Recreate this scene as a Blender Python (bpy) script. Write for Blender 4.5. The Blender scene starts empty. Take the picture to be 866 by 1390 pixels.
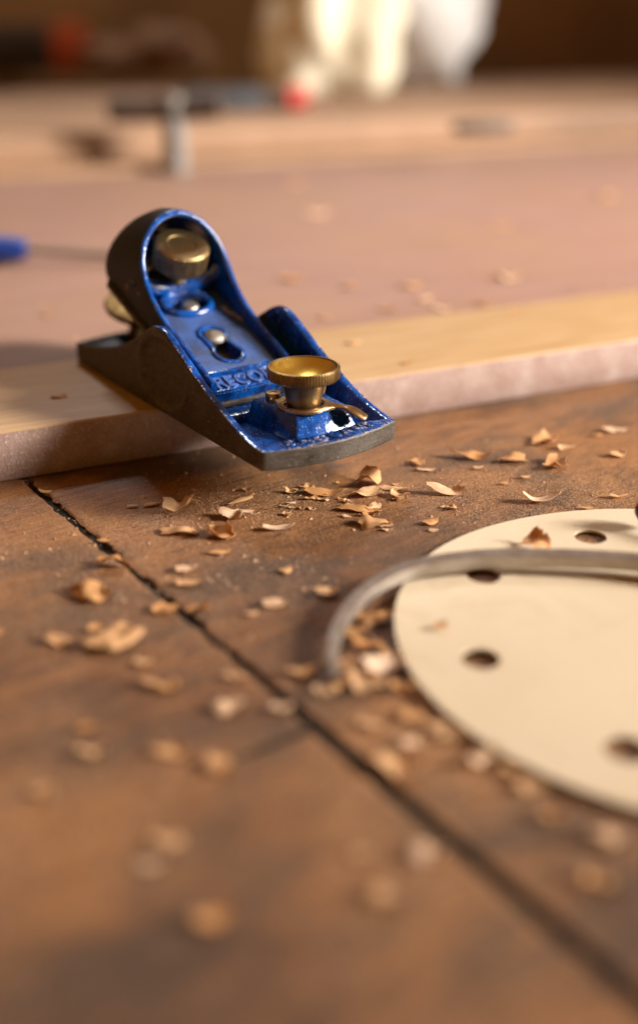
import bpy, bmesh, math, random
from mathutils import Vector, Matrix, noise

MM = 0.001
scene = bpy.context.scene
col = scene.collection

# ------------------------------------------------------------------ camera
F_PX, PITCH, CAM_H = 1500.0, math.radians(22.9446), 0.1448
cam_d = bpy.data.cameras.new('camera')
cam = bpy.data.objects.new('camera', cam_d)
col.objects.link(cam)
cam.location = (0, 0, CAM_H)
cam.rotation_euler = (math.pi / 2 - PITCH, 0, 0)
cam_d.sensor_fit = 'VERTICAL'
cam_d.sensor_width = 24.0
cam_d.sensor_height = 36.0 * 1390 / 1300
cam_d.lens = F_PX * cam_d.sensor_height / 1390
cam_d.shift_y = -45 / 1390
cam_d.clip_start = 0.005
cam_d.clip_end = 50
cam_d.dof.use_dof = True
cam_d.dof.focus_distance = 0.353
cam_d.dof.aperture_fstop = 3.3
scene.camera = cam

# ------------------------------------------------------------------ light
world = bpy.data.worlds.new('World')
scene.world = world
world.use_nodes = True
bg = world.node_tree.nodes['Background']
bg.inputs[0].default_value = (1.0, 0.44, 0.08, 1)
bg.inputs[1].default_value = 0.26


def area(name, loc, target, size, size_y, power, color):
    ld = bpy.data.lights.new(name, 'AREA')
    ld.shape = 'RECTANGLE'
    ld.size, ld.size_y, ld.energy, ld.color = size, size_y, power, color
    o = bpy.data.objects.new(name, ld)
    col.objects.link(o)
    o.location = loc
    d = Vector(target) - Vector(loc)
    o.rotation_euler = d.to_track_quat('-Z', 'Y').to_euler()
    return o


win = area('window_light', (2.60, 0.14, 1.12), (0.0, 0.84, 0.02), 0.80, 0.75, 22.5, (1.0, 0.955, 0.885))
win.data.spread = math.radians(40)
area('skylight', (-0.25, 1.75, 1.75), (0.0, 0.5, 0.0), 0.32, 0.26, 14, (0.92, 0.96, 1.0))

vs = scene.view_settings
vs.view_transform = 'Standard'
vs.look = 'None'
vs.exposure = 0
vs.gamma = 1
vs.use_curve_mapping = False


# ------------------------------------------------------------------ materials
class NT:
    def __init__(self, name):
        self.m = bpy.data.materials.new(name)
        self.m.use_nodes = True
        self.t = self.m.node_tree
        self.b = self.t.nodes['Principled BSDF']
        self.out = self.t.nodes['Material Output']

    def n(self, typ, **kw):
        nd = self.t.nodes.new(typ)
        for k, v in kw.items():
            if k.startswith('i_'):
                nd.inputs[k[2:].replace('_', ' ')].default_value = v
            else:
                setattr(nd, k, v)
        return nd

    def l(self, a, b):
        self.t.links.new(a, b)

    def coords(self, scale=(1, 1, 1), rot=(0, 0, 0), kind='Object'):
        tc = self.n('ShaderNodeTexCoord')
        mp = self.n('ShaderNodeMapping')
        mp.inputs['Scale'].default_value = scale
        mp.inputs['Rotation'].default_value = rot
        self.l(tc.outputs[kind], mp.inputs[0])
        return mp.outputs[0]

    def noise(self, vec, scale, detail=4, rough=0.55, dist=0.0):
        nd = self.n('ShaderNodeTexNoise')
        nd.inputs['Scale'].default_value = scale
        nd.inputs['Detail'].default_value = detail
        nd.inputs['Roughness'].default_value = rough
        nd.inputs['Distortion'].default_value = dist
        self.l(vec, nd.inputs['Vector'])
        return nd.outputs['Fac']

    def ramp(self, fac, stops):
        r = self.n('ShaderNodeValToRGB')
        e = r.color_ramp.elements
        while len(e) < len(stops):
            e.new(0.5)
        for el, (p, c) in zip(e, stops):
            el.position = p
            el.color = c if len(c) == 4 else (*c, 1)
        self.l(fac, r.inputs[0])
        return r.outputs[0]

    def mix(self, fac, a, b, mode='MIX'):
        m = self.n('ShaderNodeMix', data_type='RGBA', blend_type=mode)
        if isinstance(fac, float):
            m.inputs[0].default_value = fac
        else:
            self.l(fac, m.inputs[0])
        for s, v in ((6, a), (7, b)):
            if isinstance(v, tuple):
                m.inputs[s].default_value = (*v, 1)
            else:
                self.l(v, m.inputs[s])
        return m.outputs[2]

    def bump(self, h, strength, dist):
        b = self.n('ShaderNodeBump')
        b.inputs['Strength'].default_value = strength
        b.inputs['Distance'].default_value = dist
        self.l(h, b.inputs['Height'])
        return b.outputs[0]

    def set(self, **kw):
        for k, v in kw.items():
            s = self.b.inputs[k.replace('_', ' ')]
            if hasattr(v, 'is_output'):
                self.l(v, s)
            else:
                s.default_value = (*v, 1) if isinstance(v, tuple) and len(v) == 3 else v
        return self.m


def g3(v):
    return (v, v, v)


def mat_plain(name, c, rough=0.6, metal=0.0, var=0.25, scale=60):
    t = NT(name)
    v = t.coords()
    f = t.noise(v, scale, 5)
    c2 = t.ramp(f, [(0.3, tuple(x * (1 - var) for x in c)), (0.7, tuple(min(1, x * (1 + var)) for x in c))])
    return t.set(Base_Color=c2, Roughness=rough, Metallic=metal, Normal=t.bump(f, 0.15, 0.0006))


def mat_bench():
    t = NT('old_bench_wood')
    ang = math.radians(-22)
    v = t.coords((7.0, 34.0, 8.0), (0, 0, ang))
    v0 = t.coords((1, 1, 1), (0, 0, ang))
    grain = t.noise(v, 5.0, 7, 0.65, 0.5)
    fine = t.noise(t.coords((50, 700, 80), (0, 0, ang)), 2.0, 5, 0.6)
    blot = t.noise(t.coords((1, 1.8, 1), (0, 0, ang)), 15, 6, 0.66, 0.4)
    speck = t.noise(v0, 1500, 3, 0.6)
    base = t.ramp(grain, [(0.30, (0.075, 0.026, 0.008)), (0.48, (0.225, 0.084, 0.023)), (0.68, (0.38, 0.162, 0.052))])
    base = t.mix(t.ramp(t.noise(v0, 9, 4, 0.6), [(0.44, g3(0.0)), (0.58, g3(0.85))]), base, (0.41, 0.165, 0.042))
    base = t.mix(t.ramp(fine, [(0.38, g3(0.6)), (0.58, g3(0.0))]), base, (0.055, 0.021, 0.008))
    base = t.mix(t.ramp(blot, [(0.39, g3(0.92)), (0.53, g3(0.0))]), base, (0.062, 0.030, 0.015))
    pores = t.noise(t.coords((110, 1500, 200), (0, 0, ang)), 1.6, 3, 0.6)
    base = t.mix(t.ramp(pores, [(0.30, g3(0.85)), (0.40, g3(0.0))]), base, (0.030, 0.013, 0.006))
    for sa, so in ((12, 0), (64, 5), (-58, 9)):                       # knife cuts and scratches
        sv = t.coords((6, 330, 20), (0, 0, math.radians(sa)))
        sc_ = t.noise(sv, 1.0 + so * .04, 2, 0.5, 0.2)
        gate = t.ramp(t.noise(v0, 17 + so, 2), [(0.46, g3(0)), (0.56, g3(1))])
        ln = t.ramp(sc_, [(0.655, g3(0)), (0.70, g3(0.8))])
        mg = t.n('ShaderNodeMath', operation='MULTIPLY')
        t.l(gate, mg.inputs[0])
        t.l(ln, mg.inputs[1])
        base = t.mix(mg.outputs[0], base, (0.040, 0.018, 0.009))
    dustm = t.ramp(t.noise(v0, 11, 4, 0.6), [(0.38, g3(0.10)), (0.62, g3(0.9))])
    sp = t.ramp(speck, [(0.46, g3(0.0)), (0.68, g3(1.0))])
    mm = t.n('ShaderNodeMath', operation='MULTIPLY')
    t.l(dustm, mm.inputs[0])
    t.l(sp, mm.inputs[1])
    base = t.mix(mm.outputs[0], base, (0.50, 0.30, 0.165))
    scuff = t.ramp(t.noise(t.coords((14, 90, 20), (0, 0, math.radians(31))), 2.6, 5, 0.7, 1.2), [(0.30, g3(0.7)), (0.38, g3(0.0))])
    base = t.mix(scuff, base, (0.060, 0.030, 0.016))
    grit = t.ramp(t.noise(v0, 3200, 2, 0.5), [(0.40, g3(0.45)), (0.52, g3(0.0))])
    base = t.mix(grit, base, (0.075, 0.035, 0.016))
    h = t.mix(0.6, fine, speck)
    return t.set(Base_Color=base, Roughness=t.ramp(blot, [(0.3, g3(0.48)), (0.7, g3(0.72))]), Normal=t.bump(h, 0.7, 0.0008))


def mat_panel():
    t = NT('pink_panel')
    a = math.radians(-25)
    v = t.coords((3, 24, 5), (0, 0, a))
    v0 = t.coords()
    gr = t.noise(v, 6, 6, 0.6, 0.3)
    c = t.ramp(gr, [(0.3, (0.215, 0.112, 0.082)), (0.7, (0.29, 0.162, 0.125))])
    c = t.mix(t.ramp(t.noise(v0, 7, 5, 0.65), [(0.40, g3(0)), (0.66, g3(0.7))]), c, (0.28, 0.155, 0.088))
    return t.set(Base_Color=c, Roughness=0.62, Normal=t.bump(gr, 0.15, 0.0006))


def mat_strip():
    t = NT('pale_edging_wood')
    a = math.radians(-25)
    v = t.coords((4, 60, 10), (0, 0, a))
    gr = t.noise(v, 6, 6, 0.6, 0.4)
    st = t.noise(t.coords((8, 40, 8), (0, 0, a)), 3.2, 4)
    c = t.ramp(gr, [(0.25, (0.31, 0.170, 0.068)), (0.5, (0.41, 0.25, 0.118)), (0.75, (0.48, 0.315, 0.163))])
    c = t.mix(t.ramp(st, [(0.30, g3(0.5)), (0.42, g3(0))]), c, (0.40, 0.22, 0.08))
    return t.set(Base_Color=c, Roughness=0.55, Normal=t.bump(gr, 0.2, 0.0005))


def mat_edge():
    t = NT('pinkish_sawn_edge')
    v0 = t.coords()
    a = t.noise(v0, 90, 6, 0.65)
    b = t.noise(v0, 900, 3, 0.6)
    c = t.ramp(a, [(0.3, (0.24, 0.138, 0.107)), (0.55, (0.32, 0.218, 0.182)), (0.75, (0.42, 0.32, 0.28))])
    c = t.mix(t.ramp(b, [(0.55, g3(0)), (0.75, g3(0.6))]), c, (0.72, 0.58, 0.50))
    return t.set(Base_Color=c, Roughness=0.85, Normal=t.bump(b, 0.5, 0.0006))


def mat_enamel(name='blue_enamel', hatch=False, wear=0.56):
    t = NT(name)
    v0 = t.coords()
    n1 = t.noise(v0, 260, 4, 0.6)
    n2 = t.noise(v0, 1100, 4, 0.65)
    c = t.ramp(n1, [(0.33, (0.001, 0.024, 0.13)), (0.62, (0.002, 0.078, 0.35))])
    c = t.mix(t.ramp(t.noise(v0, 95, 5, 0.7), [(0.36, g3(0.85)), (0.52, g3(0.0))]), c, (0.002, 0.008, 0.04))
    c = t.mix(t.ramp(t.noise(v0, 700, 4, 0.7), [(0.30, g3(0.9)), (0.40, g3(0.0))]), c, (0.008, 0.007, 0.010))
    m1 = t.ramp(n2, [(wear + 0.06, g3(0)), (wear + 0.10, g3(1))])
    m2 = t.ramp(t.noise(v0, 160, 3, 0.6), [(0.42, g3(0)), (0.56, g3(1))])
    mm = t.n('ShaderNodeMath', operation='MULTIPLY')
    t.l(m1, mm.inputs[0])
    t.l(m2, mm.inputs[1])
    c = t.mix(mm.outputs[0], c, (0.36, 0.29, 0.24))
    if hatch:
        w1 = t.n('ShaderNodeTexWave', wave_type='BANDS', bands_direction='X')
        w2 = t.n('ShaderNodeTexWave', wave_type='BANDS', bands_direction='X')
        for w, r in ((w1, 45), (w2, -45)):
            w.inputs['Scale'].default_value = 330
            w.inputs['Distortion'].default_value = 0.6
            w.inputs['Detail'].default_value = 0
            t.l(t.coords((1, 1, 1), (0, 0, math.radians(r))), w.inputs[0])
        mx = t.n('ShaderNodeMath', operation='MULTIPLY')
        t.l(w1.outputs['Fac'], mx.inputs[0])
        t.l(w2.outputs['Fac'], mx.inputs[1])
        c = t.mix(t.ramp(mx.outputs[0], [(0.30, g3(0)), (0.8, g3(0.85))]), c, (0.13, 0.17, 0.33))  # hatch crests tinted pale, a reflected sheen put into the colour
        nb = t.bump(mx.outputs[0], 0.9, 0.00045)
        return t.set(Base_Color=c, Roughness=0.42, Normal=nb, Specular_IOR_Level=0.8)
    return t.set(Base_Color=c, Roughness=t.mix(mm.outputs[0], (0.13, 0.13, 0.13), (0.6, 0.6, 0.6)),
                 Normal=t.bump(t.noise(v0, 420, 3), 0.22, 0.0009), Specular_IOR_Level=0.6)


def mat_iron(name='machined_iron', c0=(0.028, 0.018, 0.011), c1=(0.135, 0.112, 0.09), metal=0.5):
    t = NT(name)
    v0 = t.coords()
    a = t.noise(v0, 120, 5, 0.6)
    s = t.noise(t.coords((25, 25, 160)), 9, 6, 0.7)
    b = t.noise(v0, 1600, 3, 0.6)
    f = t.mix(0.5, a, s)
    c = t.ramp(f, [(0.35, c0), (0.68, c1)])
    c = t.mix(t.ramp(b, [(0.58, g3(0)), (0.72, g3(0.6))]), c, (0.34, 0.29, 0.25))
    return t.set(Base_Color=c, Metallic=metal, Roughness=t.ramp(a, [(0.3, g3(0.42)), (0.7, g3(0.62))]),
                 Normal=t.bump(b, 0.35, 0.0003))


def mat_black():
    t = NT('worn_black_japan')
    v0 = t.coords()
    m = t.ramp(t.noise(v0, 210, 3, 0.5), [(0.69, g3(0)), (0.73, g3(1))])
    c = t.mix(m, (0.011, 0.0105, 0.014), (0.22, 0.10, 0.035))
    return t.set(Base_Color=c, Roughness=0.55, Specular_IOR_Level=0.3, Normal=t.bump(t.noise(v0, 500, 3), 0.2, 0.0006))


def mat_brass(name='brass', c=(0.50, 0.31, 0.09), dark=(0.22, 0.13, 0.055), rough=0.27, lo=0.35, hi=0.62):
    t = NT(name)
    v0 = t.coords()
    a = t.noise(v0, 180, 5, 0.65)
    cc = t.ramp(a, [(lo, dark), (hi, c)])
    return t.set(Base_Color=cc, Metallic=1.0, Roughness=t.ramp(a, [(0.3, g3(rough + 0.16)), (0.7, g3(rough))]),
                 Normal=t.bump(t.noise(v0, 900, 3), 0.12, 0.0003))


def mat_chip():
    t = NT('fresh_wood_shaving')
    oi = t.n('ShaderNodeObjectInfo')
    v = t.coords((90, 900, 300))
    gr = t.noise(v, 3, 4)
    base = t.ramp(oi.outputs['Random'], [(0.0, (0.60, 0.28, 0.09)), (0.35, (0.70, 0.39, 0.165)), (0.7, (0.77, 0.50, 0.28)), (1.0, (0.84, 0.64, 0.48))])
    base = t.mix(t.ramp(gr, [(0.35, g3(0.5)), (0.6, g3(0))]), base, (0.55, 0.28, 0.11))
    t.set(Base_Color=base, Roughness=0.7, Normal=t.bump(gr, 0.4, 0.0003))
    tr = t.n('ShaderNodeBsdfTranslucent')
    t.l(base, tr.inputs[0])
    mx = t.n('ShaderNodeMixShader')
    mx.inputs[0].default_value = 0.3
    t.l(t.b.outputs[0], mx.inputs[1])
    t.l(tr.outputs[0], mx.inputs[2])
    t.l(mx.outputs[0], t.out.inputs[0])
    return t.m


def mat_disc():
    t = NT('cream_abrasive_paper')
    v0 = t.coords()
    a = t.noise(v0, 14, 4)
    b = t.noise(v0, 2600, 2, 0.6)
    c = t.ramp(a, [(0.3, (0.60, 0.475, 0.32)), (0.7, (0.67, 0.55, 0.395))])
    c = t.mix(t.ramp(t.noise(v0, 34, 5, 0.65, 0.8), [(0.56, g3(0)), (0.74, g3(0.6))]), c, (0.50, 0.365, 0.215))
    c = t.mix(t.ramp(t.noise(v0, 1400, 3, 0.6), [(0.30, g3(0.5)), (0.42, g3(0))]), c, (0.45, 0.33, 0.20))
    return t.set(Base_Color=c, Roughness=0.75, Normal=t.bump(b, 0.35, 0.0003))


M = {}
M['bench'] = mat_bench()
M['panel'] = mat_panel()
M['strip'] = mat_strip()
M['edge'] = mat_edge()
M['enamel'] = mat_enamel()
M['enamel_hatch'] = mat_enamel('hatched_blue_enamel', True, 0.66)
M['letters'] = mat_enamel('worn_enamel_rim', False, 0.45)
M['iron'] = mat_iron()
M['japan'] = mat_black()
M['brass'] = mat_brass()
M['brass_bright'] = mat_brass('bright_brass_dish', (0.86, 0.56, 0.11), (0.66, 0.38, 0.06), 0.26, 0.3, 0.55)
M['brass_dull'] = mat_brass('dull_brass', (0.42, 0.29, 0.13), (0.20, 0.13, 0.06), 0.33, 0.35, 0.65)
M['brass_dark'] = mat_brass('dark_tarnished_brass', (0.24, 0.14, 0.04), (0.11, 0.06, 0.018), 0.42)
M['lever'] = mat_brass('worn_nickel_brass', (0.62, 0.46, 0.27), (0.42, 0.27, 0.12), 0.24, 0.35, 0.6)
M['letter_face'] = mat_plain('pale_worn_letter_faces', (0.035, 0.08, 0.26), 0.30, 0, 0.6, 700)
M['flake'] = mat_plain('bare_flaked_metal', (0.50, 0.42, 0.36), 0.5, 0.2)
M['steel'] = mat_iron('bright_steel', (0.32, 0.28, 0.24), (0.55, 0.50, 0.45), 1.0)
M['rust_steel'] = mat_iron('rusty_grey_steel', (0.13, 0.075, 0.042), (0.34, 0.28, 0.235), 0.6)
M['chip'] = mat_chip()
M['disc'] = mat_disc()
M['dark'] = mat_plain('dark_gap', (0.016, 0.010, 0.006), 0.9)
M['black'] = mat_plain('black_plastic', (0.012, 0.011, 0.011), 0.3)
M['tan'] = mat_plain('tan_timber', (0.24, 0.135, 0.075), 0.7, 0, 0.25, 9)
M['tan2'] = mat_plain('brown_timber', (0.24, 0.128, 0.064), 0.7, 0, 0.2, 14)
M['wall'] = mat_plain('ochre_wall', (0.20, 0.088, 0.022), 0.8, 0, 0.35, 5)
M['white'] = mat_plain('white_plastic_film', (0.80, 0.80, 0.80), 0.4, 0, 0.05, 20)
M['cream'] = mat_plain('cream_cloth', (0.78, 0.71, 0.54), 0.85, 0, 0.08, 20)
M['red'] = mat_plain('red_plastic', (0.42, 0.022, 0.015), 0.4)
M['orange'] = mat_plain('orange_red_plastic', (0.52, 0.085, 0.02), 0.5)
M['bluegrey'] = mat_plain('blue_grey_steel', (0.030, 0.031, 0.036), 0.7, 0.0)
M['grey'] = mat_plain('grey_zinc', (0.17, 0.15, 0.135), 0.5, 0.3)
M['darkbrown'] = mat_plain('dark_brown_tool', (0.045, 0.026, 0.016), 0.6)
M['bluehandle'] = mat_plain('blue_handle', (0.006, 0.028, 0.16), 0.4)


# ------------------------------------------------------------------ mesh helpers
def link(name, me, parent=None, loc=(0, 0, 0), rotz=0.0):
    o = bpy.data.objects.new(name, me)
    col.objects.link(o)
    o.location = loc
    o.rotation_euler = (0, 0, rotz)
    if parent:
        o.parent = parent
    return o


def mesh(name, verts, faces, mats, parent=None, idx=None, sharp=35, loc=(0, 0, 0), rotz=0.0):
    """verts in mm"""
    me = bpy.data.meshes.new(name)
    me.from_pydata([(v[0] * MM, v[1] * MM, v[2] * MM) for v in verts], [], faces)
    for m in (mats if isinstance(mats, (list, tuple)) else [mats]):
        me.materials.append(m)
    if idx:
        me.polygons.foreach_set('material_index', idx)
    bm = bmesh.new()
    bm.from_mesh(me)
    bmesh.ops.recalc_face_normals(bm, faces=bm.faces)
    bm.to_mesh(me)
    bm.free()
    me.polygons.foreach_set('use_smooth', [True] * len(me.polygons))
    me.set_sharp_from_angle(angle=math.radians(sharp))
    me.update()
    return link(name, me, parent, loc, rotz)


def thing(name, label, cat, group=None, loc=(0, 0, 0), rotz=0.0):
    o = link(name, None, None, loc, rotz)
    o.empty_display_size = 0.01
    return tag(o, label, cat, group)


def tag(o, label, cat, group=None):
    o['label'] = label
    o['category'] = cat
    if group:
        o['group'] = group
    return o


def bevel_mesh(o, w, seg=2):
    bm = bmesh.new()
    bm.from_mesh(o.data)
    es = [e for e in bm.edges if len(e.link_faces) == 2 and e.calc_face_angle(0) > math.radians(30)]
    bmesh.ops.bevel(bm, geom=es, offset=w * MM, segments=seg, affect='EDGES', profile=0.5, clamp_overlap=True)
    bm.to_mesh(o.data)
    bm.free()
    o.data.polygons.foreach_set('use_smooth', [True] * len(o.data.polygons))
    o.data.set_sharp_from_angle(angle=math.radians(35))
    return o


def lathe(name, prof, n, mats, parent=None, idxf=None, rad=None, M4=None, sharp=35):
    """prof [(r,z)]; closed at the axis when r == 0; rad(a, k, r) changes a radius"""
    V, Fc, I = [], [], []
    rings = []
    for k, (r, z) in enumerate(prof):
        if r < 1e-6:
            rings.append([len(V)])
            V.append(Vector((0, 0, z)))
        else:
            ring = []
            for i in range(n):
                a = 2 * math.pi * i / n
                rr = rad(a, k, r) if rad else r
                ring.append(len(V))
                V.append(Vector((rr * math.cos(a), rr * math.sin(a), z)))
            rings.append(ring)
    for k in range(len(rings) - 1):
        A, B = rings[k], rings[k + 1]
        for i in range(n):
            j = (i + 1) % n
            if len(A) == 1 and len(B) == 1:
                continue
            if len(A) == 1:
                Fc.append((A[0], B[i], B[j]))
            elif len(B) == 1:
                Fc.append((A[i], A[j], B[0]))
            else:
                Fc.append((A[i], A[j], B[j], B[i]))
            I.append(idxf(k) if idxf else 0)
    if M4 is not None:
        V = [M4 @ v for v in V]
    return mesh(name, V, Fc, mats, parent, I, sharp)


def prism(name, outline, z0, z1, mats, parent=None, M4=None, bev=0.0, top_outline=None):
    n = len(outline)
    to = top_outline or outline
    V = [Vector((x, y, z0)) for x, y in outline] + [Vector((x, y, z1)) for x, y in to]
    if M4 is not None:
        V = [M4 @ v for v in V]
    Fc = [tuple(range(n - 1, -1, -1)), tuple(range(n, 2 * n))]
    Fc += [(i, (i + 1) % n, n + (i + 1) % n, n + i) for i in range(n)]
    o = mesh(name, V, Fc, mats, parent)
    if bev:
        bevel_mesh(o, bev)
    return o


def tube(name, path, r, mats, parent=None, closed=False, n=10, sy=1.0, M4=None):
    """round bar along path (mm); r may be a function of 0..1"""
    P = [Vector(p) for p in path]
    V, Fc = [], []
    N = len(P)
    up = Vector((0, 0, 1))
    for i, p in enumerate(P):
        a = P[(i - 1) % N] if (closed or i > 0) else P[i]
        b = P[(i + 1) % N] if (closed or i < N - 1) else P[i]
        t = (b - a).normalized()
        s = t.cross(up)
        if s.length < 1e-4:
            s = t.cross(Vector((1, 0, 0)))
        s.normalize()
        w = s.cross(t).normalized()
        rr = r(i / (N - 1)) if callable(r) else r
        for k in range(n):
            an = 2 * math.pi * k / n
            V.append(p + s * (rr * math.cos(an)) + w * (rr * sy * math.sin(an)))
    for i in range(N if closed else N - 1):
        j = (i + 1) % N
        for k in range(n):
            m = (k + 1) % n
            Fc.append((i * n + k, i * n + m, j * n + m, j * n + k))
    if not closed:
        Fc.append(tuple(range(n)))
        Fc.append(tuple((N - 1) * n + k for k in range(n)))
    if M4 is not None:
        V = [M4 @ v for v in V]
    return mesh(name, V, Fc, mats, parent)


def interp(tab, x):
    if x <= tab[0][0]:
        return tab[0][1]
    for (a, va), (b, vb) in zip(tab, tab[1:]):
        if x <= b:
            f = (x - a) / (b - a)
            return va + (vb - va) * f
    return tab[-1][1]


def smooth(tab, x, h=3.0):
    return sum(interp(tab, x + d * h) for d in (-1, -.66, -.33, 0, .33, .66, 1)) / 7


def flat_with_holes(name, loops, thick, mats, parent, M4, z_top=0.0):
    """plate with holes: 2D curve filled and extruded; top at z_top in the M4 frame"""
    cu = bpy.data.curves.new(name, 'CURVE')
    cu.dimensions = '2D'
    cu.fill_mode = 'BOTH'
    cu.extrude = thick / 2 * MM
    for lp in loops:
        sp = cu.splines.new('POLY')
        sp.points.add(len(lp) - 1)
        for p, (x, y) in zip(sp.points, lp):
            p.co = (x * MM, y * MM, 0, 1)
        sp.use_cyclic_u = True
    tmp = bpy.data.objects.new('tmp', cu)
    col.objects.link(tmp)
    dg = bpy.context.evaluated_depsgraph_get()
    me = bpy.data.meshes.new_from_object(tmp.evaluated_get(dg))
    bpy.data.objects.remove(tmp)
    T = M4.copy()
    T.translation = T.translation * MM
    me.transform(T @ Matrix.Translation((0, 0, (z_top - thick / 2) * MM)))
    me.materials.clear()
    for m in (mats if isinstance(mats, (list, tuple)) else [mats]):
        me.materials.append(m)
    me.name = name
    return link(name, me, parent)


def text_mesh(name, body, size, depth, M4, mats, parent, wx=1.0):
    cu = bpy.data.curves.new(name, 'FONT')
    cu.body = body
    cu.size = size * MM
    cu.extrude = depth * MM
    cu.bevel_depth = 0.12 * MM
    cu.offset = 0.10 * MM
    cu.resolution_u = 3
    cu.align_x = 'CENTER'
    tmp = bpy.data.objects.new('tmp', cu)
    col.objects.link(tmp)
    dg = bpy.context.evaluated_depsgraph_get()
    me = bpy.data.meshes.new_from_object(tmp.evaluated_get(dg))
    bpy.data.objects.remove(tmp)
    T = M4.copy()
    T.translation = T.translation * MM
    me.transform(T @ Matrix.Diagonal((wx, 1, 1, 1)))
    me.materials.clear()
    me.materials.append(mats)
    me.name = name
    return link(name, me, parent)


def circle(cx, cy, r, n=40, ry=None):
    ry = ry or r
    return [(cx + r * math.cos(2 * math.pi * i / n), cy + ry * math.sin(2 * math.pi * i / n)) for i in range(n)]


# pixel of the photograph (866 x 1390) -> point on a level plane z (mm)
def at(x, y, z=0.0):
    u, v = (x - 433) / F_PX, (650 - y) / F_PX
    cp, sp = math.cos(PITCH), math.sin(PITCH)
    d = Vector((u, cp + v * sp, -sp + v * cp))
    t = (z - CAM_H * 1000) / d.z
    return Vector((d.x * t, d.y * t, z)), 1.0 * t


# ------------------------------------------------------------------ the setting: bench planks
random.seed(3)
bench = link('workbench_top', None)
bench['kind'] = 'structure'
sub = prism('underside', [(-1500, -200), (1500, -200), (1500, 2400), (-1500, 2400)], -45, -14, M['dark'], bench)

S0 = Vector((-0.5, 203.0))
sd = (Vector((-97.8, 340.8)) - Vector((37.1, 149.5))).normalized()      # along the seam, away from the camera
sn = Vector((sd.y, -sd.x))                                              # to the right of it
PLROT = math.atan2(sn.y, sn.x)


def plank(a0, a1, b0, b1, seed, step=1.6, crack=False, name='plank'):
    """b across (right of seam +), a along the seam; fine near the camera"""
    def marks(lo, hi):
        xs, x = [], lo
        while x < hi - 1e-6:
            xs.append(x)
            d = abs(x) if lo < 0 < hi else min(abs(x), 600)
            x += step if abs(x) < 190 else (12 if abs(x) < 420 else 60)
        if hi - xs[-1] < 1.0:
            xs.pop()
        xs.append(hi)
        return xs
    A, B = marks(a0, a1), marks(b0, b1)
    V, Fc = [], []
    for i, a in enumerate(A):
        for j, b in enumerate(B):
            z = 0.28 * noise.noise(Vector((a * .02, b * .02, seed))) + 0.07 * noise.noise(Vector((a * .25, b * .06, seed + 5))) - 0.28
            fb = max(0.0, min(1.0, (b + 36) / 22)) if crack else 0.0     # the joint closes 36 mm from the seam
            aa, bb = a, b
            if j in (0, len(B) - 1) and abs(b) < 60:
                bb += (0.9 + (0.9 if a < 70 else 1.5) * noise.noise(Vector((a * .06, seed, 1))) + 1.1 * noise.noise(Vector((a * .3, seed, 2))) + 0.5 * noise.noise(Vector((a * .9, seed, 6)))) * (1 if j == 0 else -1)
                bb += (1 if j == 0 else -1) * (0.9 * max(0, min(1, -a / 14)) + 2.4 * math.exp(-((a + 5) / 9) ** 2))
                z -= 0.38
            if i in (0, len(A) - 1) and abs(a) < 60:
                aa += fb * (1.1 + 0.6 * noise.noise(Vector((b * .06, seed, 3))) + 0.4 * noise.noise(Vector((b * .35, seed, 4)))) * (1 if i == 0 else -1)
                z -= 0.08 * fb
            V.append((bb, aa, z))
    nb = len(B)
    for i in range(len(A) - 1):
        for j in range(nb - 1):
            Fc.append((i * nb + j, i * nb + j + 1, (i + 1) * nb + j + 1, (i + 1) * nb + j))
    loop = [j for j in range(nb)] + [i * nb + nb - 1 for i in range(1, len(A))] + \
           [(len(A) - 1) * nb + j for j in range(nb - 2, -1, -1)] + [i * nb for i in range(len(A) - 2, 0, -1)]
    base = len(V)
    for k in loop:
        V.append((V[k][0], V[k][1], -13.5))
    n = len(loop)
    I = [0] * len(Fc) + [1] * n
    for k in range(n):
        Fc.append((loop[k], loop[(k + 1) % n], base + (k + 1) % n, base + k))
    o = mesh(name, V, Fc, [M['bench'], M['dark']], bench, I, sharp=60, loc=(S0.x * MM, S0.y * MM, 0), rotz=PLROT)
    return o


plank(-700, 1500, 0.3, 900, 1.0)
plank(0, 1500, -900, -0.3, 2.0, crack=True)
plank(-700, 0, -900, -0.3, 2.0, crack=True)

# old dirt packed into the seam and the crack
random.seed(8)
for nm, ax, lo, hi, wd in (('seam_dirt', 1, -690, 320, 3.4), ('crack_dirt', 0, -33, -1, 2.4)):
    V, Fc = [], []
    n = int((hi - lo) / 2)
    for i in range(n + 1):
        t = lo + (hi - lo) * i / n
        for k in range(5):
            o_ = (k / 4 - .5) * 2 * wd
            z = -1.5 + 0.45 * noise.noise(Vector((t * .2, o_ * .5, ax))) + 0.3 * noise.noise(Vector((t * .9, o_, ax + 3)))
            V.append((o_, t, z) if ax else (t, o_, z))
    for i in range(n):
        for k in range(4):
            Fc.append((i * 5 + k, i * 5 + k + 1, (i + 1) * 5 + k + 1, (i + 1) * 5 + k))
    o_ = mesh(nm, V, Fc, M['dark'], bench, None, 60, (S0.x * MM, S0.y * MM, 0), PLROT)
    o_['kind'] = 'stuff'

# ------------------------------------------------------------------ board the plane stands on
E0 = Vector((-104.4, 339.2))
BROT = math.radians(25.01)
board = thing('board', 'pink topped board with pale wooden edging, lying on the brown bench', 'board',
              None, (E0.x * MM, E0.y * MM, 0), BROT)


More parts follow.
